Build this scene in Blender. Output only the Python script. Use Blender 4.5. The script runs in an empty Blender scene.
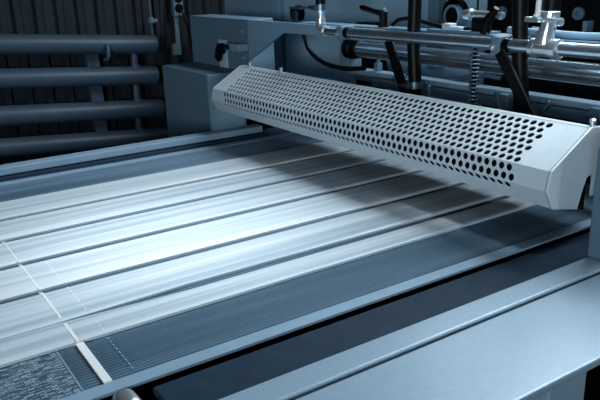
import bpy, math, random
from mathutils import Matrix, Vector
random.seed(4)
C = bpy.context.scene.collection
S = 0.4                     # scene units to metres
H = 1.25                    # eye height
def W(p): return Vector((S*p[0], S*p[1], H + S*p[2]))
PI = math.pi

# ------------------------------------------------------------------ materials
def lin(h):
    out = []
    for i in (0, 2, 4):
        c = int(h[i:i+2], 16)/255
        out.append(c/12.92 if c <= .04045 else ((c+.055)/1.055)**2.4)
    return (*out, 1)
def base(name):
    m = bpy.data.materials.new(name); m.use_nodes = True
    nt = m.node_tree
    return m, nt, nt.nodes['Principled BSDF']
def paint(name, col, rough=.45, metal=0., var=.12, scale=30., bump=.04, bscale=400., spec=.5, stretch=None):
    m, nt, b = base(name)
    L = nt.links.new
    tc = nt.nodes.new('ShaderNodeTexCoord')
    mp = nt.nodes.new('ShaderNodeMapping')
    if stretch: mp.inputs['Scale'].default_value = stretch
    L(tc.outputs['Object'], mp.inputs['Vector'])
    n = nt.nodes.new('ShaderNodeTexNoise'); n.inputs['Scale'].default_value = scale; n.inputs['Detail'].default_value = 5
    L(mp.outputs[0], n.inputs['Vector'])
    r = nt.nodes.new('ShaderNodeValToRGB')
    c = lin(col)
    r.color_ramp.elements[0].position = .3; r.color_ramp.elements[1].position = .7
    r.color_ramp.elements[0].color = (*[x*(1-var) for x in c[:3]], 1)
    r.color_ramp.elements[1].color = (*[min(1, x*(1+var)) for x in c[:3]], 1)
    L(n.outputs[0], r.inputs[0]); L(r.outputs[0], b.inputs['Base Color'])
    b.inputs['Roughness'].default_value = rough; b.inputs['Metallic'].default_value = metal
    b.inputs['Specular IOR Level'].default_value = spec
    if bump:
        n2 = nt.nodes.new('ShaderNodeTexNoise'); n2.inputs['Scale'].default_value = bscale
        L(mp.outputs[0], n2.inputs['Vector'])
        bp = nt.nodes.new('ShaderNodeBump'); bp.inputs['Strength'].default_value = bump; bp.inputs['Distance'].default_value = .002
        L(n2.outputs[0], bp.inputs['Height']); L(bp.outputs[0], b.inputs['Normal'])
    return m

def mat_paper():
    m, nt, b = base('streaked_paper'); L = nt.links.new
    tc = nt.nodes.new('ShaderNodeTexCoord')
    mp = nt.nodes.new('ShaderNodeMapping'); mp.inputs['Scale'].default_value = (.7, 42, 1)
    L(tc.outputs['Object'], mp.inputs['Vector'])
    oi = nt.nodes.new('ShaderNodeObjectInfo')
    n = nt.nodes.new('ShaderNodeTexNoise'); n.noise_dimensions = '4D'
    n.inputs['Scale'].default_value = 1; n.inputs['Detail'].default_value = 6; n.inputs['Roughness'].default_value = .62
    mul = nt.nodes.new('ShaderNodeMath'); mul.operation = 'MULTIPLY'; mul.inputs[1].default_value = 40
    L(oi.outputs['Random'], mul.inputs[0]); L(mul.outputs[0], n.inputs['W']); L(mp.outputs[0], n.inputs['Vector'])
    r = nt.nodes.new('ShaderNodeValToRGB')
    e = r.color_ramp.elements
    e[0].position = .33; e[0].color = lin('8FAABD')
    e[1].position = .68; e[1].color = lin('F0F5F8')
    k = e.new(.5); k.color = lin('CBDAE4')
    L(n.outputs[0], r.inputs[0]); L(r.outputs[0], b.inputs['Base Color'])
    b.inputs['Roughness'].default_value = .42
    wv = nt.nodes.new('ShaderNodeTexWave'); wv.bands_direction = 'Y'; wv.inputs['Scale'].default_value = 62
    L(tc.outputs['Object'], wv.inputs['Vector'])
    bp = nt.nodes.new('ShaderNodeBump'); bp.inputs['Strength'].default_value = .12; bp.inputs['Distance'].default_value = .0012
    L(wv.outputs[0], bp.inputs['Height']); L(bp.outputs[0], b.inputs['Normal'])
    return m

def mat_mesh():
    m, nt, b = base('woven_wire_mesh'); L = nt.links.new
    tc = nt.nodes.new('ShaderNodeTexCoord')
    wv = nt.nodes.new('ShaderNodeTexWave'); wv.bands_direction = 'X'; wv.inputs['Scale'].default_value = 95
    wv.inputs['Distortion'].default_value = .4
    L(tc.outputs['Object'], wv.inputs['Vector'])
    mp = nt.nodes.new('ShaderNodeMapping'); mp.inputs['Scale'].default_value = (1.5, 25, 1)
    L(tc.outputs['Object'], mp.inputs['Vector'])
    n = nt.nodes.new('ShaderNodeTexNoise'); n.inputs['Scale'].default_value = 1; n.inputs['Detail'].default_value = 5
    L(mp.outputs[0], n.inputs['Vector'])
    r = nt.nodes.new('ShaderNodeValToRGB'); e = r.color_ramp.elements
    e[0].position = .3; e[0].color = lin('4F6B80'); e[1].position = .7; e[1].color = lin('7795AA')
    L(n.outputs[0], r.inputs[0])
    mx = nt.nodes.new('ShaderNodeMixRGB'); mx.blend_type = 'MULTIPLY'; mx.inputs[0].default_value = .25
    L(r.outputs[0], mx.inputs[1]); L(wv.outputs[0], mx.inputs[2]); L(mx.outputs[0], b.inputs['Base Color'])
    b.inputs['Roughness'].default_value = .5; b.inputs['Metallic'].default_value = .0; b.inputs['Specular IOR Level'].default_value = .3
    return m

def mat_dash():
    m, nt, b = base('dashed_weave'); L = nt.links.new
    tc = nt.nodes.new('ShaderNodeTexCoord')
    br = nt.nodes.new('ShaderNodeTexBrick')
    br.inputs['Scale'].default_value = 105; br.offset = .37; br.offset_frequency = 2; br.squash = 1.4; br.squash_frequency = 3
    br.inputs['Brick Width'].default_value = .85; br.inputs['Row Height'].default_value = .3
    br.inputs['Mortar Size'].default_value = .07; br.inputs['Bias'].default_value = -.1
    br.inputs['Color1'].default_value = lin('3B566A'); br.inputs['Color2'].default_value = lin('C9DAE5'); br.inputs['Mortar'].default_value = lin('3D586B')
    L(tc.outputs['Object'], br.inputs['Vector']); L(br.outputs[0], b.inputs['Base Color'])
    b.inputs['Roughness'].default_value = .5
    return m

M = {
 'paper': mat_paper(), 'mesh': mat_mesh(), 'dash': mat_dash(),
 'tape': paint('edge_tape_cloth', '8FABC0', .5, var=.05),
 'white': paint('white_tape', 'FCFDFE', .5, var=.01),
 'white_line': paint('pale_stitching', 'D3E0E8', .6, var=.03),
 'guard': paint('pale_grey_enamel', 'CFDDE6', .34, var=.03, scale=60, bump=.05),
 'grey': paint('blue_grey_enamel', '8AA6BB', .42, var=.06, scale=14, bump=.08, bscale=900),
 'plate': paint('satin_steel_sheet', '95AEC0', .36, metal=.08, var=.05, scale=160, bump=.12, bscale=900),
 'cab': paint('cabinet_grey_paint', '7C9DB4', .5, var=.05, scale=8, bump=.05),
 'wallgrey': paint('machine_wall_paint', '9ABACF', .5, var=.05, scale=5, bump=.04),
 'cabd': paint('dull_grey_paint', '607D90', .55, var=.08, scale=6, bump=.05),
 'dark': paint('dark_slate_panel', '26394A', .6, var=.12, scale=40, bump=.2, bscale=700, spec=.12),
 'black': paint('black_enamel', '05080B', .5, var=.2, scale=20, spec=.12),
 'rubber': paint('black_rubber', '06090C', .42, var=.15, scale=60, bump=.1, spec=.2),
 'chrome': paint('polished_chrome', 'CBDCE8', .27, metal=.92, var=.05, scale=9, bump=.015, bscale=120),
 'steel': paint('turned_steel', '7E95A6', .3, metal=.9, var=.15, scale=25, bump=.06),
 'bright': paint('nickel_fitting', 'DCE8F0', .28, metal=.8, var=.08, scale=40, bump=.06),
 'pipe': paint('old_pipe_paint', '43586A', .45, var=.12, scale=12, bump=.2, bscale=90),
 'wall': paint('weathered_sheet_wall', '17232C', .7, var=.5, scale=9, bump=.5, bscale=60, stretch=(3, 3, .7)),
 'floor': paint('speckled_dark_floor', '141C22', .6, var=.8, scale=160, bump=.4, bscale=200),
 'plastic': paint('pale_plastic', 'B4C9D8', .45, var=.04),
 'socket': paint('socket_plastic', '6F8899', .5, var=.05),
}

# ------------------------------------------------------------------ mesh builder
class MB:
    def __init__(s): s.v = []; s.f = []; s.sm = []
    def add(s, vs, fs, smooth=False):
        o = len(s.v); s.v += [tuple(v) for v in vs]
        for f in fs: s.f.append(tuple(i+o for i in f)); s.sm.append(smooth)
        return s
    def box(s, x0, x1, y0, y1, z0, z1):
        vs = [(x, y, z) for x in (x0, x1) for y in (y0, y1) for z in (z0, z1)]
        return s.add(vs, [(0,1,3,2), (4,6,7,5), (0,4,5,1), (2,3,7,6), (0,2,6,4), (1,5,7,3)])
    def prism(s, poly, axis, a0, a1):
        def mk(p, a): return (a, p[0], p[1]) if axis == 'x' else ((p[0], a, p[1]) if axis == 'y' else (p[0], p[1], a))
        n = len(poly)
        vs = [mk(p, a0) for p in poly] + [mk(p, a1) for p in poly]
        fs = [tuple(range(n))[::-1], tuple(range(n, 2*n))] + [(i, (i+1) % n, (i+1) % n+n, i+n) for i in range(n)]
        return s.add(vs, fs)
    def tube(s, pts, r, n=14, caps=True):
        pts = [Vector(p) for p in pts]; k = len(pts)
        rs = r if isinstance(r, (list, tuple)) else [r]*k
        vs = []; u = None
        for i, p in enumerate(pts):
            t = (pts[min(i+1, k-1)] - pts[max(i-1, 0)])
            if t.length < 1e-9: t = Vector((0, 0, 1))
            t.normalize()
            if u is None:
                u = t.orthogonal().normalized()
            else:
                u = (u - t*u.dot(t))
                u = u.normalized() if u.length > 1e-6 else t.orthogonal().normalized()
            w = t.cross(u)
            for j in range(n):
                a = 2*PI*j/n
                vs.append(p + rs[i]*(u*math.cos(a) + w*math.sin(a)))
        fs = [(i*n+j, i*n+(j+1) % n, (i+1)*n+(j+1) % n, (i+1)*n+j) for i in range(k-1) for j in range(n)]
        s.add(vs, fs, True)
        if caps:
            s.add(vs[:n], [tuple(range(n))[::-1]]); s.add(vs[-n:], [tuple(range(n))])
        return s
    def lathe(s, p, d, prof, n=20):
        """prof: list of (distance along d, radius) from p"""
        d = Vector(d).normalized(); p = Vector(p)
        u = d.orthogonal().normalized(); w = d.cross(u); vs = []
        for a, r in prof:
            for j in range(n):
                t = 2*PI*j/n
                vs.append(p + d*a + max(r, 1e-5)*(u*math.cos(t)+w*math.sin(t)))
        k = len(prof)
        s.add(vs, [(i*n+j, i*n+(j+1) % n, (i+1)*n+(j+1) % n, (i+1)*n+j) for i in range(k-1) for j in range(n)], False)
        s.add(vs[:n], [tuple(range(n))[::-1]]); s.add(vs[-n:], [tuple(range(n))])
        return s
    def build(s, name, mat, parent=None, bevel=0., smooth=None, origin=None):
        wv = [W(v) for v in s.v]
        if origin is None:
            xs, ys, zs = zip(*wv)
            o = Vector(((min(xs)+max(xs))/2, (min(ys)+max(ys))/2, min(zs)))
        else: o = W(origin)
        me = bpy.data.meshes.new(name); me.from_pydata([v-o for v in wv], [], s.f)
        me.materials.append(M[mat])
        me.polygons.foreach_set('use_smooth', s.sm)
        me.update()
        import bmesh
        bm = bmesh.new(); bm.from_mesh(me); bmesh.ops.recalc_face_normals(bm, faces=bm.faces); bm.to_mesh(me); bm.free()
        ob = bpy.data.objects.new(name, me); C.objects.link(ob)
        if bevel:
            b = ob.modifiers.new('bevel', 'BEVEL'); b.width = bevel*S; b.segments = 2; b.limit_method = 'ANGLE'; b.angle_limit = math.radians(40)
        if parent is not None:
            ob.parent = parent; po = Vector(parent['_o']); ob.location = o - po
        else: ob.location = o
        ob['_o'] = tuple(o)
        return ob
def tag(o, label=None, cat=None, group=None, kind=None):
    if label: o['label'] = label
    if cat: o['category'] = cat
    if group: o['group'] = group
    if kind: o['kind'] = kind
    return o
def thing(name, base_pt, label, cat, group=None):
    e = bpy.data.objects.new(name, None); C.objects.link(e); e.empty_display_size = .05
    e.location = W(base_pt); e['_o'] = tuple(W(base_pt))
    return tag(e, label, cat, group)
def bx(*a): return MB().box(*a)

# ------------------------------------------------------------------ the room
FZ = -3.125
tag(bx(-4, 7, -3, 7.3, FZ-.1, FZ).build('floor', 'floor'), kind='structure')
w = MB(); prof = []
x = -4.0
while x < 7:
    prof += [(x, 7.04), (x+.022, 7.0), (x+.075, 7.0), (x+.097, 7.04)]; x += .195
prof += [(7, 7.04), (7, 7.2), (-4, 7.2)]
w.prism(prof, 'z', FZ, 2.4)
tag(w.build('wall_back', 'wall'), kind='structure')

# heating register on the wall
reg = thing('heating_register', (1.2, 6.86, FZ), 'dull grey heating register of four thick horizontal pipes on the dark wall', 'radiator')
k = 6.86/7
sl = -.08
def pz(i, x): return (-.527, -.842, -1.188, -1.497)[i]*k + sl*(x-1.3*k)
xe = (2.80, 2.78, 2.81, 2.82)
for i in range(4):
    r = .093
    xs = (-.8, xe[i]*k)
    P0 = Vector((xs[0], 6.84, pz(i, xs[0]))); P1 = Vector((xs[1], 6.84, pz(i, xs[1])))
    d = (P1-P0).normalized(); Ln = (P1-P0).length
    m = MB().tube([P0, P0+d*Ln], r, 28)
    m.lathe(P1, d, [(0, r), (.012, r*.96), (.02, r*.8), (.024, 0)], 28)
    m.build('pipe', 'pipe', reg)
for i, xx in ((0, 2.578), (1, 2.564), (2, 2.549)):
    xx *= k
    a = pz(i, xx)-.088; b = pz(i+1, xx)+.088
    m = MB().tube([(xx, 6.84, a+.02), (xx-.01, 6.84, b-.02)], .032, 14)
    m.lathe((xx, 6.84, b-.01), (0, 0, 1), [(0, .045), (.03, .045), (.032, .03)], 12)
    m.build('connector', 'pipe', reg)
for i in range(3):
    xx = 2.17*k
    bx(xx-.06, xx+.06, 6.90, 6.995, pz(i+1, xx)+.06, pz(i, xx)-.06).build('bracket', 'pipe', reg)
for xx in (-.4, 2.17*k): bx(xx-.05, xx+.05, 6.79, 6.89, FZ, pz(3, xx)-.08).build('foot', 'pipe', reg)
hx = 2.27*k; hz = pz(0, hx)
MB().tube([(hx, 6.745, hz-.0), (hx, 6.72, hz-.02), (hx, 6.715, hz-.09), (hx-.01, 6.72, hz-.13), (hx-.04, 6.75, hz-.14)], [.018, .02, .02, .018, .014], 10).build('hook', 'pipe', reg)
# riser with small tap above the register
rs = thing('riser_pipe', (2.79, 6.93, -.56), 'thin vertical riser pipe with a small tap above the grey register', 'pipe')
MB().tube([(2.775, 6.93, -.62), (2.775, 6.93, .6)], .017, 12).build('riser', 'pipe', rs)
m = MB(); m.lathe((2.775, 6.93, -.43), (0, 0, 1), [(0, .03), (.05, .03), (.06, .02)], 12); m.tube([(2.775, 6.93, -.40), (2.775, 6.86, -.40)], .014, 8); m.box(2.74, 2.81, 6.845, 6.865, -.415, -.385)
m.build('tap', 'socket', rs)

# wall sockets
so = thing('wall_socket', (3.09, 6.98, -.375), 'grey double wall socket high on the dark corrugated wall', 'power socket')
spl = bx(3.035, 3.145, 6.925, 7.0, -.378, -.03).build('socket_plate', 'socket', so, .012)
for z in (-.10, -.20, -.30):
    MB().lathe((3.09, 6.93, z), (0, -1, 0), [(0, .046), (.010, .046), (.012, .043), (.012, 0)], 24).build('socket_hole', 'black', spl)
bx(3.05, 3.095, 6.965, 7.0, -.66, -.378).build('conduit', 'socket', None, .006)
tag(bpy.data.objects['conduit'], 'flat grey cable conduit running down the wall below the double socket', 'conduit')
jb = thing('junction_box', (3.04, 6.97, -.775), 'small square grey junction box on the wall below the conduit', 'junction box')
bx(3.0, 3.085, 6.93, 7.0, -.775, -.655).build('case', 'socket', jb, .01)
bx(3.006, 3.079, 6.922, 6.932, -.768, -.662).build('lid', 'socket', jb, .004)
tag(MB().tube([(3.05, 6.96, -.775), (3.07, 6.95, -.84), (3.12, 6.95, -.95), (3.14, 6.96, -1.2), (3.14, 6.96, FZ+.008)], .008, 8).build('thin_cable', 'rubber'), 'thin dark cable hanging from the junction box on the wall', 'cable')
tag(MB().tube([(3.10, 6.915, -.30), (3.11, 6.88, -.36), (3.16, 6.9, -.5), (3.22, 6.93, -.8), (3.27, 6.95, -1.3), (3.27, 6.95, FZ+.01)], .011, 8).build('power_cable', 'rubber'), 'black power cable hanging out of the double wall socket', 'cable')
tag(MB().tube([(3.02, 6.96, .5), (2.98, 6.95, 0), (2.93, 6.95, -.4), (2.90, 6.96, -.8), (2.96, 6.96, -1.5), (2.96, 6.96, FZ+.01)], .011, 8).build('power_cable', 'rubber'), 'black cable running down the dark wall left of the socket conduit', 'cable')

# ------------------------------------------------------------------ conveyor
BX0, BX1 = -.7, 2.88
DR = .13
def loop_path(dz=0.):
    pts = [(BX0 + (BX1-BX0)*i/10, -1.0+dz) for i in range(11)]
    for i in range(1, 10):
        a = PI/2 - PI*i/10; pts.append((BX1+(DR+dz)*math.cos(a), -1-DR+(DR+dz)*math.sin(a)))
    pts += [(BX1 - (BX1-BX0)*i/4, -1-2*DR-dz) for i in range(5)]
    for i in range(1, 10):
        a = -PI/2 - PI*i/10; pts.append((BX0+(DR+dz)*math.cos(a), -1-DR+(DR+dz)*math.sin(a)))
    return pts
def loop_band(ys, th=.006):
    """ys: list of (y, dz)"""
    m = MB(); n = len(loop_path()); q = len(ys); vs = []
    for y, dz in ys:
        vs += [(p[0], y, p[1]) for p in loop_path(dz)]
    m.add(vs, [(j*n+i, j*n+(i+1) % n, (j+1)*n+(i+1) % n, (j+1)*n+i) for j in range(q-1) for i in range(n)])
    return m
belt = thing('conveyor_belt', (1.2, 2.7, -1.27), 'wide dark ribbed mesh conveyor belt carrying the long white paper strips', 'conveyor belt')
ys = []; y = 1.612; i = 0
while y < 3.779:
    ys += [(y, -.007), (y+.0040, 0), (y+.0085, 0), (y+.0125, -.007)]; y += .0140
loop_band(ys).build('mesh_band', 'mesh', belt)
loop_band([(1.565, -.006), (1.565, .0025), (1.614, .0025), (1.614, -.006)]).build('edge_tape', 'tape', belt)
loop_band([(3.774, -.006), (3.774, .0025), (3.837, .0025), (3.837, -.006)]).build('edge_tape', 'tape', belt)
for x0 in (BX0, BX1):
    MB().tube([(x0, 1.55, -1-DR), (x0, 3.85, -1-DR)], DR-.008, 32).build('drum', 'steel', belt)
tag(bx(.424, .446, 1.614, 1.863, -.999, -.994).build('seam_tape', 'white', belt), 'bright white seam tape')
m = MB()
for i in range(9):
    yy = 1.64+.025*i; m.box(.5115, .5145, yy, yy+.013, -1, -.997)
m.build('stitching', 'tape', belt)
bx(.4292, .4328, 1.863, 2.91, -1.002, -.9998).build('seam_thread', 'white', belt)
tag(bx(-.35, .366, 1.614, 1.856, -1.002, -.9975).build('woven_patch', 'dash', belt), 'pale dashed weave patch')
bx(.366, .370, 1.614, 1.856, -1.0, -.996).build('patch_border', 'tape', belt)

# conveyor frame under and beside the belt
fr = thing('conveyor_stand', (1.2, 2.7, FZ), 'steel conveyor stand with a grey rail along the far side of the belt', 'frame')
bx(-1.2, 2.30, 3.958, 4.05, -.995, -.953).build('side_rail', 'grey', fr, .006)
bx(-1.2, 3.1, 3.93, 4.06, -1.30, -1.0).build('side_channel', 'dark', fr, .008)
bx(-1.2, 3.1, 1.44, 1.53, -1.30, -1.03).build('side_channel', 'black', fr, .008)
bx(-1.2, 3.1, 3.845, 3.93, -1.06, -1.012).build('trough', 'dark', fr)
for xx in (-1.0, 2.9):
    for yy in (1.44, 3.95):
        bx(xx, xx+.1, yy, yy+.09, FZ, -1.30).build('leg', 'dark', fr)
for xx in (-.3, 1.3, 2.6):
    bx(xx, xx+.06, 1.53, 3.93, -1.25, -1.19).build('cross_member', 'dark', fr)
# round end of the support roller, near the bottom edge of the picture
m = MB().lathe((.452, 1.56, -1.03), (0, -1, 0), [(0, .034), (.05, .036), (.066, .032), (.076, .02), (.08, 0)], 28)
m.sm = [True]*len(m.f)
tag(m.build('roller_knob', 'bright'), 'shiny rounded roller end below the near belt edge, left of the dark panel', 'knob')

# ------------------------------------------------------------------ paper strips
names = ['farthest of six, by the far belt edge', 'second from the far belt edge', 'third from the far belt edge',
         'fourth from the far belt edge', 'wide and next to the narrow one', 'narrow one bordering the bare ribbed mesh']
bands = [(3.180, 3.436), (2.894, 3.138), (2.598, 2.851), (2.303, 2.556), (2.036, 2.262), (1.865, 1.990)]
for i, (a, b) in enumerate(bands):
    m = MB(); x0, x1 = -.5, 2.5; n = 40; vs = []
    for j in range(n+1):
        x = x0+(x1-x0)*j/n
        aa, bb = a, b
        t = max(0, min(1, (.85-x)/.45))
        if i == 4: aa = a - .018*t
        if i == 5: bb = b + .024*t
        if i == 3: aa = a - .010*max(0, min(1, (.5-x)/.6))
        e = .010
        vs += [(x, aa, -.9995), (x, aa, -.990), (x, aa+e, -.986), (x, (aa+bb)/2, -.9855), (x, bb-e, -.986), (x, bb, -.990), (x, bb, -.9995)]
    fs = [(j*7+q, j*7+(q+1) % 7, (j+1)*7+(q+1) % 7, (j+1)*7+q) for j in range(n) for q in range(7)]
    m.add(vs, fs); m.add(vs[:7], [tuple(range(7))]); m.add(vs[-7:], [tuple(range(7))])
    st = tag(m.build('paper_strip', 'paper'), 'long white paper strip on the belt, ' + names[i], 'paper', 'long paper strips on the belt')
    if i >= 2:
        wd = (.0015, .0015, .0018, .0024, .0032, .0046)[i]
        bx(.431-wd, .431+wd, a-.001, b+.001, -.9925, -.9848).build('white_line', 'white', st)
    if i >= 3:
        m = MB(); yy = a+.012
        while yy < b-.02:
            m.box(.5115, .5145, yy, yy+.016, -.987, -.985); yy += .032
        m.build('stitching', 'white', st)

# ------------------------------------------------------------------ near side covers
tag(bx(.524, 3.05, 1.27, 1.537, -1.03, -1.005).build('cover_panel', 'dark', None, .005), 'flat dark slate cover panel between the belt and the grey bar', 'panel')
m = MB().prism([(1.246, -1.0), (1.246, -.976), (1.252, -.970), (1.336, -.970), (1.342, -.976), (1.342, -1.0)], 'x', -.3, 2.6)
tag(m.build('edge_bar', 'plate', None, .003), 'long blue-grey steel bar lying beside the dark slate panel', 'bar')
st = thing('side_table', (1.0, 1.08, FZ), 'wide blue-grey steel side table in the near right foreground', 'table')
bx(-.4, 2.6, .915, 1.232, -.998, -.972).build('tabletop', 'plate', st, .007)
for x0 in (-.3, 1.335):
    bx(x0, x0+.155, .935, 1.04, FZ, -.998).build('leg', 'grey', st, .006)
for y0 in (.98,):
    bx(-.3, 1.4, 1.16, 1.22, -1.09, -.998).build('apron', 'dark', st, .006)
sf = thing('upright_plate', (2.2, 1.31, FZ), 'upright pale grey frame plate at the right picture edge beside the perforated guard', 'frame')
m = MB().prism([(2.062, -.97), (2.062, -.585), (2.085, -.555), (2.6, -.555), (2.6, -.97)], 'y', 1.275, 1.345)
m.build('plate', 'cabd', sf, .006)
bx(2.3, 2.6, 1.28, 1.34, FZ, -1.03).build('post', 'dark', sf)

# ------------------------------------------------------------------ perforated guard
GY0, GY1 = 1.5, 4.10
PR = [(2.235, -.563), (2.026, -.690), (2.010, -.762), (2.051, -.834)]    # section of the folded sheet
gd = thing('perforated_guard', (2.12, 2.8, -.90), 'long pale folded metal guard with rows of round holes across the belt', 'guard')
TH = .0045
def frame_of(a, b):
    a = Vector((a[0], 0, a[1])); b = Vector((b[0], 0, b[1]))
    d = (b-a); L = d.length; d.normalize()
    nrm = Vector((d.z, 0, -d.x))
    if nrm.x > 0 and nrm.z < .2: nrm = -nrm
    return a, d, L, nrm
PITCH = .0366; RAD = .0140
def perforated(m, a, b, s0, rows, rp, ystarts, counts):
    """rows of staggered round holes in the strip between section points a and b"""
    A, d, L, nr = frame_of(a, b)
    if nr.z < 0 and a is PR[0]: nr = -nr
    def P(s, y, t=0): 
        q = A + d*s - nr*t
        return (q.x, y, q.z)
    N = 20
    if s0 > 0: m.add([P(0, GY0), P(0, GY1), P(s0, GY1), P(s0, GY0)], [(0, 1, 2, 3)])
    for r in range(rows):
        sa = s0 + rp*r; sb = sa + rp; sc = (sa+sb)/2
        y0 = ystarts[r]; cnt = counts[r]
        m.add([P(sa, GY0), P(sa, y0-PITCH/2), P(sb, y0-PITCH/2), P(sb, GY0)], [(0, 1, 2, 3)])
        ye = y0 + PITCH*(cnt-.5)
        m.add([P(sa, ye), P(sa, GY1), P(sb, GY1), P(sb, ye)], [(0, 1, 2, 3)])
        for c in range(cnt):
            yc = y0 + PITCH*c
            ring = []; sq = []
            for j in range(N):
                t = 2*PI*(j+.5)/N; cu, cv = math.cos(t), math.sin(t)
                ring.append((sc+RAD*cv, yc+RAD*cu))
            # square outline sampled at the same angles, with exact corners
            for j in range(N):
                t = 2*PI*(j+.5)/N; cu, cv = math.cos(t), math.sin(t)
                kx = (PITCH/2)/max(abs(cu), 1e-6); ky = (rp/2)/max(abs(cv), 1e-6); kk = min(kx, ky)
                sq.append((sc+cv*kk, yc+cu*kk))
            vs = [P(*q) for q in ring] + [P(*q) for q in sq] + [P(q[0], q[1], TH) for q in ring]
            fs = []
            for j in range(N):
                h = (j+1) % N
                fs.append((j, h, N+h, N+j)); fs.append((h, j, 2*N+j, 2*N+h))
            # fill the little corner triangles
            cs = [(sa, yc-PITCH/2), (sa, yc+PITCH/2), (sb, yc-PITCH/2), (sb, yc+PITCH/2)]
            o = len(vs)
            vs += [P(*q) for q in cs]
            for ci, q in enumerate(cs):
                # the two neighbouring samples that straddle this corner
                best = None
                for j in range(N):
                    h = (j+1) % N
                    p1, p2 = sq[j], sq[h]
                    if (abs(p1[0]-q[0]) < 1e-7 or abs(p1[1]-q[1]) < 1e-7) and (abs(p2[0]-q[0]) < 1e-7 or abs(p2[1]-q[1]) < 1e-7):
                        on1 = abs(p1[0]-q[0]) < 1e-7; on2 = abs(p2[0]-q[0]) < 1e-7
                        if on1 != on2: best = (N+j, N+h)
                if best: fs.append((best[0], best[1], o+ci))
            m.add(vs, fs)
    se = s0 + rp*rows
    if se < L-1e-6: m.add([P(se, GY0), P(se, GY1), P(L, GY1), P(L, GY0)], [(0, 1, 2, 3)])
rp = .0333
# top face: seven rows, each set half a pitch from the next
m = MB(); y1s = []; cn = []
for r in range(7):
    y1s.append(1.655 + .5*PITCH*(r % 2)); cn.append(63)
perforated(m, PR[0], PR[1], .008, 7, rp, y1s, cn)
m.build('top_panel', 'guard', gd)
m = MB()
perforated(m, PR[1], PR[2], .003, 2, .0345, [1.655+PITCH/2, 1.655], [63, 63])
m.build('front_panel', 'guard', gd)
m = MB()
perforated(m, PR[2], PR[3], .002, 1, .030, [1.655+PITCH/2], [63])
m.build('lower_panel', 'guard', gd)
# end plates follow the section and reach back as brackets
sec = [(2.237, -.561), (2.026, -.6885), (2.009, -.762), (2.051, -.836)]
endp = [sec[0], sec[1], sec[2], sec[3], (2.195, -.866), (2.215, -.80), (2.235, -.752), (2.256, -.742), (2.272, -.755), (2.272, -.83), (2.36, -.83), (2.36, -.567)]
MB().prism(endp, 'y', GY0-.012, GY0).build('end_plate', 'guard', gd, .004)
MB().prism([sec[0], sec[1], sec[2], sec[3], (2.16, -.85), (2.237, -.70)], 'y', GY1, GY1+.012).build('end_plate', 'guard', gd, .004)
bx(2.258, 2.264, GY0+.01, GY1, -.885, -.57).build('light_stop_panel', 'black', gd)  # unseen panel added behind the guard to deepen its shadow on the belt
MB().prism([(2.258, -.592), (2.55, -.680), (2.55, -.689), (2.258, -.601)], 'y', GY0+.02, GY1-.02).build('light_stop_shelf', 'black', gd)  # hidden sloping plate, added to widen the guard's shadow towards the back
bx(2.233, 2.265, GY0, GY1, -.572, -.562).build('back_flange', 'guard', gd)
for xx, yy in ((2.25, 4.0), (2.25, 3.62), (2.262, 1.505)):
    m = MB().lathe((xx, yy, -.566), (0, 0, 1), [(0, .016), (.005, .016), (.005, .007), (.016, .007), (.016, .012), (.028, .012), (.032, .006)], 14)
    m.build('thumb_screw', 'bright', gd)
MB().prism([(2.228, -.612), (2.062, -.713), (2.045, -.765), (2.064, -.800), (2.070, -.798), (2.053, -.765), (2.068, -.718), (2.228, -.620)], 'y', GY0+.01, GY1-.01).build('light_baffle', 'black', gd)  # sheet added inside to stop light leaking through the holes
# dark roller under the guard
ur = thing('press_roller', (2.165, 2.8, -.853), 'black rubber roller in the shade inside the perforated guard', 'roller')
MB().tube([(2.175, 1.54, -.775), (2.175, 4.07, -.775)], .078, 32).build('sleeve', 'rubber', ur)
MB().tube([(2.175, 1.515, -.775), (2.175, 4.095, -.775)], .03, 16).build('shaft', 'black', ur)

# ------------------------------------------------------------------ left boxes and cabinet of the machine
tag(bx(2.15, 2.445, 4.44, 5.24, FZ, -.650).build('control_box', 'cabd', None, .01), 'low grey steel box with a plain front at the rail end, left of the guard', 'box')
cb = thing('machine_cabinet', (2.55, 4.83, FZ), 'taller grey machine cabinet behind the low box, with a plug on its front', 'cabinet')
ccs = bx(2.45, 2.66, 4.36, 5.30, -.68, -.290).build('case', 'cabd', cb, .008)
bx(2.50, 2.64, 4.38, 5.28, FZ, -.68).build('plinth', 'black', cb)
for z in (-.375, -.555):
    MB().lathe((2.45, 4.432, z), (-1, 0, 0), [(0, .012), (.012, .012), (.016, .006)], 12).build('screw', 'bright', ccs)
pl = thing('inlet_socket', (2.44, 4.74, -.65), 'pale socket plate with an angled black plug on the grey cabinet front', 'power socket')
bx(2.436, 2.450, 4.68, 4.80, -.650, -.446).build('socket_plate', 'plastic', pl, .004)
m = MB().lathe((2.437, 4.715, -.51), (-1, 0, 0), [(0, .038), (.03, .04), (.05, .03), (.06, .02)], 18)
m.tube([(2.39, 4.715, -.51), (2.385, 4.68, -.49), (2.385, 4.60, -.478)], [.022, .026, .02], 12)
m.tube([(2.40, 4.72, -.52), (2.395, 4.735, -.57), (2.40, 4.735, -.60)], [.03, .028, .012], 12)
m.build('plug', 'rubber', pl)
cn_ = thing('cable_connector', (2.42, 4.48, -.50), 'grey box connector joined to the black plug near the cabinet edge', 'connector')
bx(2.37, 2.45, 4.37, 4.585, -.505, -.455).build('body', 'cab', cn_, .006)
for yy in (4.54, 4.50):
    bx(2.362, 2.372, yy, yy+.022, -.498, -.462).build('slot', 'black', cn_)

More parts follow.
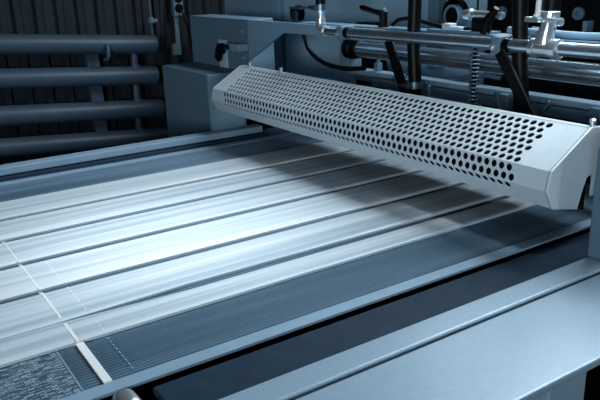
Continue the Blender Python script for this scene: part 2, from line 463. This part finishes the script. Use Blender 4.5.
# bodies behind
tag(bx(3.16, 3.9, 5.09, 6.05, FZ, .1).build('machine_tower', 'cab', None, .01), 'tall dim grey machine block rising behind the cabinet at top left', 'machine')
bd = thing('machine_housing', (3.5, 3.9, FZ), 'broad blue-grey machine wall behind the chrome tubes', 'machine')
bx(3.2, 3.9, 2.835, 5.075, FZ, .1).build('panel', 'wallgrey', bd, .01)
bx(3.13, 3.2, 3.20, 3.292, -.6, .1).build('upright', 'cabd', bd, .005)
m = MB(); m.sm = []
m.lathe((3.2, 3.10, -.255), (-1, 0, 0), [(0, .085), (.05, .085), (.05, .075), (.0, .075)], 28)
m.build('port_shroud', 'black', bd)
m = MB().lathe((3.2, 3.075, -.268), (-1, 0, 0), [(0, .066), (.085, .066), (.09, .058), (.02, .05), (.02, 0)], 28)
prt = m.build('port', 'wallgrey', bd)
MB().lathe((3.172, 3.075, -.268), (-1, 0, 0), [(0, .049), (.055, .049), (.058, 0)], 24).build('port_hole', 'black', prt)
bx(3.19, 3.2, 2.94, 2.948, -.8, .1).build('joint_line', 'dark', bd)
bb = thing('press_housing', (3.5, 1.9, FZ), 'black machine side with round bolts behind the tubes at top right', 'machine')
bx(3.12, 3.9, .6, 2.81, FZ, .1).build('panel', 'black', bb, .01)
for yy, zz in ((2.69, -.235), (2.21, -.230), (1.62, -.23)):
    m = MB().lathe((3.12, yy, zz), (-1, 0, 0), [(0, .032), (.012, .032), (.016, .028), (.016, .012), (.006, .010), (.006, 0)], 20)
    m.build('bolt', 'cabd', bb)
bx(3.08, 3.12, 1.86, 2.10, -.7, .1).build('rib', 'black', bb, .005)
bx(3.06, 3.12, 2.12, 2.145, -.36, -.26).build('bracket', 'cab', bb, .004)

# gusset and support beam
m = MB().prism([(4.362, -.290), (3.947, -.292), (2.9, -.297), (2.9, -.362), (3.904, -.358), (4.395, -.578), (4.40, -.50)], 'x', 2.452, 2.475)
tag(m.build('support_beam', 'cab', None, .004), 'flat grey support beam with a triangular gusset fixed to the cabinet corner', 'beam')
tag(bx(2.56, 2.67, 1.0, 3.9, -.318, -.298).build('mounting_rail', 'cabd', None, .004), 'flat grey rail behind the upper chrome tube, carrying levers and a valve', 'rail')
# upper tube
TX, TZ = 2.42, -.320
ut = thing('air_tube', (TX, 2.3, -.35), 'upper chrome tube with elbow and clamps running above the guard', 'tube')
MB().tube([(TX, 1.0, TZ+.003), (TX, 3.19, TZ)], .0275, 28).build('tube', 'chrome', ut)
m = MB().tube([(TX, 3.16, TZ), (TX, 3.40, TZ)], .0235, 24); m.build('tube_end', 'chrome', ut)
m = MB().tube([(TX, 3.385, TZ), (TX, 3.42, TZ+.002), (TX, 3.437, TZ+.020), (TX, 3.436, TZ+.055), (TX, 3.435, TZ+.07)], [.031, .032, .032, .029, .028], 20)
m.lathe((TX, 3.435, TZ+.068), (0, 0, 1), [(0, .022), (.03, .022), (.035, .030), (.05, .030), (.052, .02), (.08, .02)], 20)
m.build('elbow', 'bright', ut)
for yy in (3.215, 2.09):
    m = bx(TX-.036, TX+.06, yy-.024, yy+.024, TZ-.04, TZ+.036)
    cbk = m.build('clamp_block', 'cabd', ut, .006)
    m = MB().lathe((TX-.036, yy+.008, TZ-.005), (-1, 0, 0), [(0, .013), (.012, .013), (.016, .005)], 10); m.build('clamp_screw', 'bright', cbk)
    MB().tube([(TX, yy-.024, TZ), (TX, yy-.06, TZ)], .029, 24).build('collar', 'black', ut)
def hose(name, pts, r, label, clamp=None, mat='rubber'):
    h = thing(name, pts[-1], label, 'hose')
    MB().tube(pts, r, 18).build('hose', mat, h)
    for p, d in clamp or []:
        m = MB().lathe(p, d, [(0, r*1.16), (.035, r*1.16)], 22)
        m.box(p[0]-r*1.9, p[0]-r*.9, p[1]-.012, p[1]+.03, p[2]+.004, p[2]+.030)
        m.tube([(p[0]-r*1.5, p[1]-.02, p[2]+.017), (p[0]-r*1.5, p[1]+.06, p[2]+.017)], .009, 8)
        m.build('hose_clamp', 'steel', h)
    return h
def up(x, y, z0, z1, lean=0, n=8): return [(x, y+lean*(z-z0)/(z1-z0)-.0, z) for z in [z1+(z0-z1)*i/n for i in range(n+1)]]
hose('air_hose', up(TX, 3.435, -.205, .5, -.03), .029, 'short black hose rising from the elbow at the left tube end', [((TX, 3.435, -.205), (0, 0, 1))])
hose('air_hose', [(2.5, 2.715, .5), (2.5, 2.725, .1), (2.5, 2.722, -.15), (2.5, 2.728, -.35), (2.5, 2.715, -.5), (2.5, 2.705, -.62), (2.5, 2.703, -.664)], .034, 'thick black hose passing behind the chrome tube in the middle', [((2.5, 2.708, -.585), (0, 0, 1))])
hose('air_hose', [(2.5, 2.07, .5), (2.5, 2.067, -.1), (2.5, 2.05, -.35), (2.5, 2.02, -.62), (2.5, 2.015, -.664)], .034, 'straight black hose passing just right of the tube clamp block')
# tee fitting with hose and white braided line
te = thing('tee_fitting', (TX, 1.86, -.36), 'bright nickel tee fitting clamped on the right part of the chrome tube', 'fitting')
MB().lathe((TX, 1.925, TZ), (0, -1, 0), [(0, .032), (.004, .038), (.028, .038), (.03, .034), (.105, .034), (.107, .040), (.135, .040), (.14, .030)], 24).build('sleeve', 'bright', te)
m = MB().tube([(TX, 1.865, TZ+.02), (TX, 1.862, TZ+.055), (TX, 1.855, TZ+.085), (TX, 1.85, TZ+.12)], [.040, .036, .026, .028], 18); m.build('neck', 'bright', te)
m = MB().lathe((TX, 1.848, TZ+.115), (0, 0, 1), [(0, .036), (.004, .040), (.03, .040), (.034, .036)], 22)
m.tube([(TX-.03, 1.90, TZ+.125), (TX-.03, 1.79, TZ+.112)], .009, 8); m.box(TX-.05, TX-.02, 1.865, 1.93, TZ+.105, TZ+.125); bcl = m.build('band_clamp', 'bright', te)
MB().lathe((TX-.02, 1.80, TZ+.108), (0, -1, 0), [(0, .010), (.01, .016), (.026, .016), (.03, .008)], 12).build('thumb_nut', 'bright', bcl)
hose('air_hose', up(TX, 1.845, -.198, .5, -.04), .034, 'thick black hose standing on the nickel tee fitting at right')
tag(MB().tube([(2.392, 1.885, -.195), (2.385, 1.875, -.12), (2.385, 1.862, .1), (2.39, 1.85, .5)], .0115, 12).build('braided_line', 'white'), 'thin white braided line beside the black hose on the tee fitting', 'hose')

# roller
rl = thing('chrome_roller', (2.64, 2.2, -.49), 'large polished chrome roller below the upper tube, behind the guard', 'roller')
MB().tube([(2.64, .95, -.440), (2.64, 3.36, -.440)], .0455, 36).build('roller_body', 'chrome', rl)
MB().lathe((2.64, 3.45, -.440), (0, -1, 0), [(0, .064), (.05, .064), (.06, .054), (.10, .054), (.105, .048)], 28).build('flange', 'black', rl)
tag(bx(2.62, 2.73, 3.44, 3.53, -.575, -.318).build('bearing_block', 'cabd', None, .01), 'grey bearing block holding the left end of the chrome roller', 'bearing')
# lower bars
lb = thing('lower_crossbar', (2.74, 2.2, -.64), 'long flat steel crossbar just above the back of the guard', 'bar')
bx(2.70, 2.78, 1.0, 3.56, -.605, -.575).build('bar', 'grey', lb, .004)
bx(2.69, 2.72, 1.0, 3.30, -.66, -.61).build('lip', 'cabd', lb, .004)
for yy in (1.75, 2.25, 2.95):
    bx(2.665, 2.70, yy, yy+.05, -.69, -.585).build('bracket', 'cabd', lb, .004)
bx(2.78, 2.93, 1.0, 3.6, -.66, -.62).build('tie_bar', 'cabd', lb, .006)
for yy, lab in ((3.28, 'small grey block on the crossbar near the bearing block'), (3.0, 'small grey block on the crossbar left of the slanted arm')):
    m = bx(2.72, 2.76, yy, yy+.035, -.575, -.525); m.box(2.73, 2.75, yy+.008, yy+.022, -.525, -.49)
    tag(m.build('sensor_block', 'cabd', None, .004), lab, 'block')
tag(MB().tube([(2.78, 2.78, -.60), (2.78, 2.62, -.55), (2.8, 2.50, -.53), (2.82, 2.42, -.54)], .012, 10).build('bent_wire', 'steel'), 'bent grey wire arching above the crossbar', 'wire')

# slanted arms
def arm(p0, p1, w, label):
    t = thing('slanted_arm', p1, label, 'arm')
    a = Vector(p0); b = Vector(p1); d = (b-a).normalized(); q = Vector((0, d.z, -d.y))*w
    x0 = p0[0]
    m = MB().prism([(a.y-q.y, a.z-q.z), (b.y-q.y, b.z-q.z), (b.y+q.y, b.z+q.z), (a.y+q.y, a.z+q.z)], 'x', x0-.008, x0+.008)
    am = m.build('arm', 'rubber', t, .003)
    MB().lathe((x0-.008, b.y-d.y*.05, b.z-d.z*.05), (-1, 0, 0), [(0, .008), (.006, .008), (.008, .003)], 10).build('bolt', 'black', am)
arm((2.385, 2.062, -.345), (2.385, 1.855, -.632), .026, 'slanted flat black arm hanging below the right tube clamp')
arm((2.45, 2.865, -.345), (2.45, 2.725, -.63), .030, 'slanted flat dark arm left of the middle black hose')
# spring
sp = thing('coil_spring', (TX, 2.235, -.60), 'upright coil spring between the tube and the guard', 'spring')
pts = []; n = 16; z0, z1 = -.345, -.635
for i in range(n*12+1):
    a = 2*PI*i/12; pts.append((TX+.021*math.cos(a), 2.233+.021*math.sin(a), z0+(z1-z0)*i/(n*12)))
MB().tube(pts, .0042, 6).build('coil', 'steel', sp)
MB().tube([(TX, 2.233, -.345), (TX, 2.233, -.645)], .010, 10).build('rod', 'black', sp)
# small lever pins
for a, b, lab in (((2.45, 2.81, -.543), (2.43, 2.745, -.648), 'small bent lever pin left of the middle black hose'),
                  ((2.45, 2.555, -.56), (2.43, 2.535, -.648), 'small lever pin right of the middle black hose'),
                  ((2.45, 2.12, -.54), (2.43, 2.07, -.648), 'small rounded lever pin right of the coil spring'),
                  ((2.45, 1.841, -.545), (2.43, 1.91, -.648), 'slanted steel lever pin right of the black arm')):
    t = thing('lever_pin', b, lab, 'lever', 'small lever pins behind the guard')
    MB().tube([a, b], .011, 12).build('pin', 'steel', t)
    MB().lathe(a, Vector(a)-Vector(b), [(-.012, .011), (-.01, .015), (.006, .015), (.012, .008)], 12).build('tip', 'steel', t)
# clamp lever
cl = thing('clamp_lever', (2.6, 3.08, -.298), 'black clamp lever with slanted handle on the rail, left of middle', 'lever')
hb = MB().lathe((2.60, 3.085, -.298), (0, 0, 1), [(0, .03), (.01, .03), (.012, .022), (.06, .024), (.085, .024), (.09, .018)], 18).build('hub', 'rubber', cl)
MB().tube([(2.60, 3.085, -.228), (2.60, 3.18, -.213), (2.60, 3.265, -.198), (2.60, 3.285, -.196)], [.018, .015, .017, .012], 14).build('handle', 'rubber', cl)
MB().lathe((2.60, 3.085, -.21), (0, 0, 1), [(0, .012), (.012, .012), (.016, .006)], 10).build('button', 'cabd', hb)
tag(MB().tube([(2.62, 3.03, -.285), (2.62, 2.98, -.255), (2.62, 2.88, -.243), (2.62, 2.78, -.262), (2.62, 2.65, -.28), (2.62, 2.45, -.285)], .011, 10).build('air_line', 'rubber'), 'thin black air line arching along the rail behind the clamp lever', 'hose')
# hand valve
hv = thing('hand_valve', (2.61, 2.4, -.298), 'silver hand valve with a black tilted lever on the rail', 'valve')
m = MB().lathe((2.61, 2.49, -.213), (0, -1, 0), [(0, .01), (.006, .022), (.03, .026), (.05, .026), (.055, .020), (.17, .018), (.2, .014)], 18); m.build('body', 'bright', hv)
bx(2.585, 2.635, 2.33, 2.42, -.298, -.225).build('block', 'rubber', hv, .006)
MB().tube([(2.58, 2.325, -.295), (2.58, 2.315, -.24), (2.58, 2.275, -.195), (2.58, 2.262, -.178)], [.026, .026, .018, .014], 10).build('lever', 'black', hv)
MB().lathe((2.61, 2.28, -.213), (0, -1, 0), [(0, .012), (.012, .018), (.03, .018), (.034, .008)], 12).build('nut', 'bright', hv)
bx(2.565, 2.66, 2.30, 2.70, -.298, -.288).build('foot', 'cabd', hv)
m = bx(2.57, 2.62, 2.545, 2.60, -.298, -.258); m.box(2.57, 2.62, 2.49, 2.545, -.298, -.272)
tag(m.build('stop_block', 'plastic', None, .004), 'small pale stop block on the rail left of the hand valve', 'block')
tag(MB().tube([(2.60, 2.04, -.285), (2.58, 1.98, -.262), (2.56, 1.94, -.25), (2.5, 1.90, -.235)], [.014, .014, .02, .012], 12).build('air_line', 'cab'), 'grey air line joining the nickel tee from the left, upper of two', 'hose')
tag(MB().tube([(2.60, 2.20, -.275), (2.60, 2.0, -.28), (2.60, 1.8, -.283), (2.60, 1.5, -.27), (2.60, 1.0, -.26)], .017, 12).build('air_line', 'cab'), 'grey air line lying along the rail behind the nickel tee', 'hose')
tag(MB().tube([(2.64, 2.10, -.270), (2.64, 1.9, -.285), (2.64, 1.6, -.283), (2.64, 1.0, -.283)], .013, 12).build('air_line', 'cabd'), 'thinner grey air line at the back of the rail beside the nickel tee', 'hose')
# tap on the body wall and looping cable
wt = thing('body_tap', (3.17, 4.80, -.35), 'black round knob with a small tap on the blue-grey machine wall', 'tap')
MB().lathe((3.2, 4.82, -.30), (-1, 0, 0), [(0, .06), (.04, .062), (.07, .05), (.075, 0)], 22).build('knob', 'black', wt)
m = MB().tube([(3.13, 4.79, -.30), (3.09, 4.74, -.31), (3.09, 4.73, -.37)], [.026, .026, .02], 12); m.box(3.08, 3.12, 4.66, 4.80, -.262, -.245); m.build('spout', 'steel', wt)
tag(MB().tube([(2.62, 3.90, -.32), (2.6, 3.885, -.388), (2.6, 3.842, -.462), (2.6, 3.79, -.500), (2.6, 3.731, -.524), (2.6, 3.66, -.545), (2.6, 3.579, -.556), (2.6, 3.48, -.561), (2.59, 3.394, -.558), (2.59, 3.24, -.538)], .0145, 12).build('power_cable', 'rubber'), 'black cable looping below the beam towards the crossbar', 'cable')
tag(bx(3.06, 3.18, 3.74, 3.93, FZ, -.33).build('corner_post', 'black', None, .006), 'black upright post left of the bearing block', 'post')
tag(bx(2.56, 2.68, 3.54, 3.75, -.69, -.655).build('valve_rack', 'dark', None, .006), 'dark rack bar behind the left part of the guard', 'bar')

# ------------------------------------------------------------------ light
def area(name, p, tgt, sx, sy, power, col, spread=180):
    l = bpy.data.lights.new(name, 'AREA'); l.shape = 'RECTANGLE'; l.size = sx; l.size_y = sy; l.energy = power; l.color = col
    l.spread = math.radians(spread)
    o = bpy.data.objects.new(name, l); C.objects.link(o); o.location = W(p)
    o.rotation_euler = (W(tgt)-W(p)).to_track_quat('-Z', 'Y').to_euler(); return o
def spot(name, p, tgt, power, ang, blend, col, r=.1):
    l = bpy.data.lights.new(name, 'SPOT'); l.energy = power; l.spot_size = math.radians(ang); l.spot_blend = blend; l.color = col; l.shadow_soft_size = r
    o = bpy.data.objects.new(name, l); C.objects.link(o); o.location = W(p)
    o.rotation_euler = (W(tgt)-W(p)).to_track_quat('-Z', 'Y').to_euler(); return o
COL = (.80, .92, 1.0)
area('ceiling_lamp', (5.1, 1.9, 3.0), (2.0, 2.2, -1), 1.0, .8, 33, COL, 130)
area('far_lamp', (6.2, 4.4, 2.2), (1.6, 1.6, -1), .7, .5, 8, COL, 120)
spot('work_lamp', (.6, 2.2, 3.4), (.95, 2.48, -1), 90, 20, 1.0, (.96, .99, 1.0), .12)
spot('guard_fill_spot', (2.32, 1.35, 1.3), (2.44, 1.72, -.6), 26, 34, .9, (.88, .96, 1.0), .10)  # added spot that brightens the near end of the guard
spot('near_side_fill', (1.5, -3.5, .4), (1.75, 1.1, -.85), 18, 20, .8, COL, .15)  # added fill for the table leg and the guard's end plate
area('machine_fill_light', (-6.3, -4.0, .25), (2.9, 3.6, -.35), 1.4, .6, 22, COL, 110)  # unseen area light added to brighten the machine and guard faces
wd = bpy.data.worlds.new('room'); bpy.context.scene.world = wd; wd.use_nodes = True
bg = wd.node_tree.nodes['Background']; bg.inputs[0].default_value = (.22, .48, .75, 1); bg.inputs[1].default_value = .018

# ------------------------------------------------------------------ camera
cam = bpy.data.cameras.new('camera'); co = bpy.data.objects.new('camera', cam); C.objects.link(co)
R = Matrix(((0.8322570148478733, 0.19587209240405482, -0.5186351170657115),
            (-0.5534819511767399, 0.2400424645564753, -0.797519495016418),
            (-0.03171736051590145, 0.9507963707476543, 0.30818869287336553)))
co.matrix_world = Matrix.Translation(W((0, 0, 0))) @ R.to_4x4()
cam.sensor_width = 36; cam.lens = 41.8747; cam.clip_start = .02
sc = bpy.context.scene; sc.camera = co
sc.view_settings.view_transform = 'Standard'; sc.view_settings.look = 'None'; sc.view_settings.gamma = 1
sc.view_settings.use_curve_mapping = False; sc.view_settings.exposure = 0
for o in C.objects:
    if '_o' in o: del o['_o']
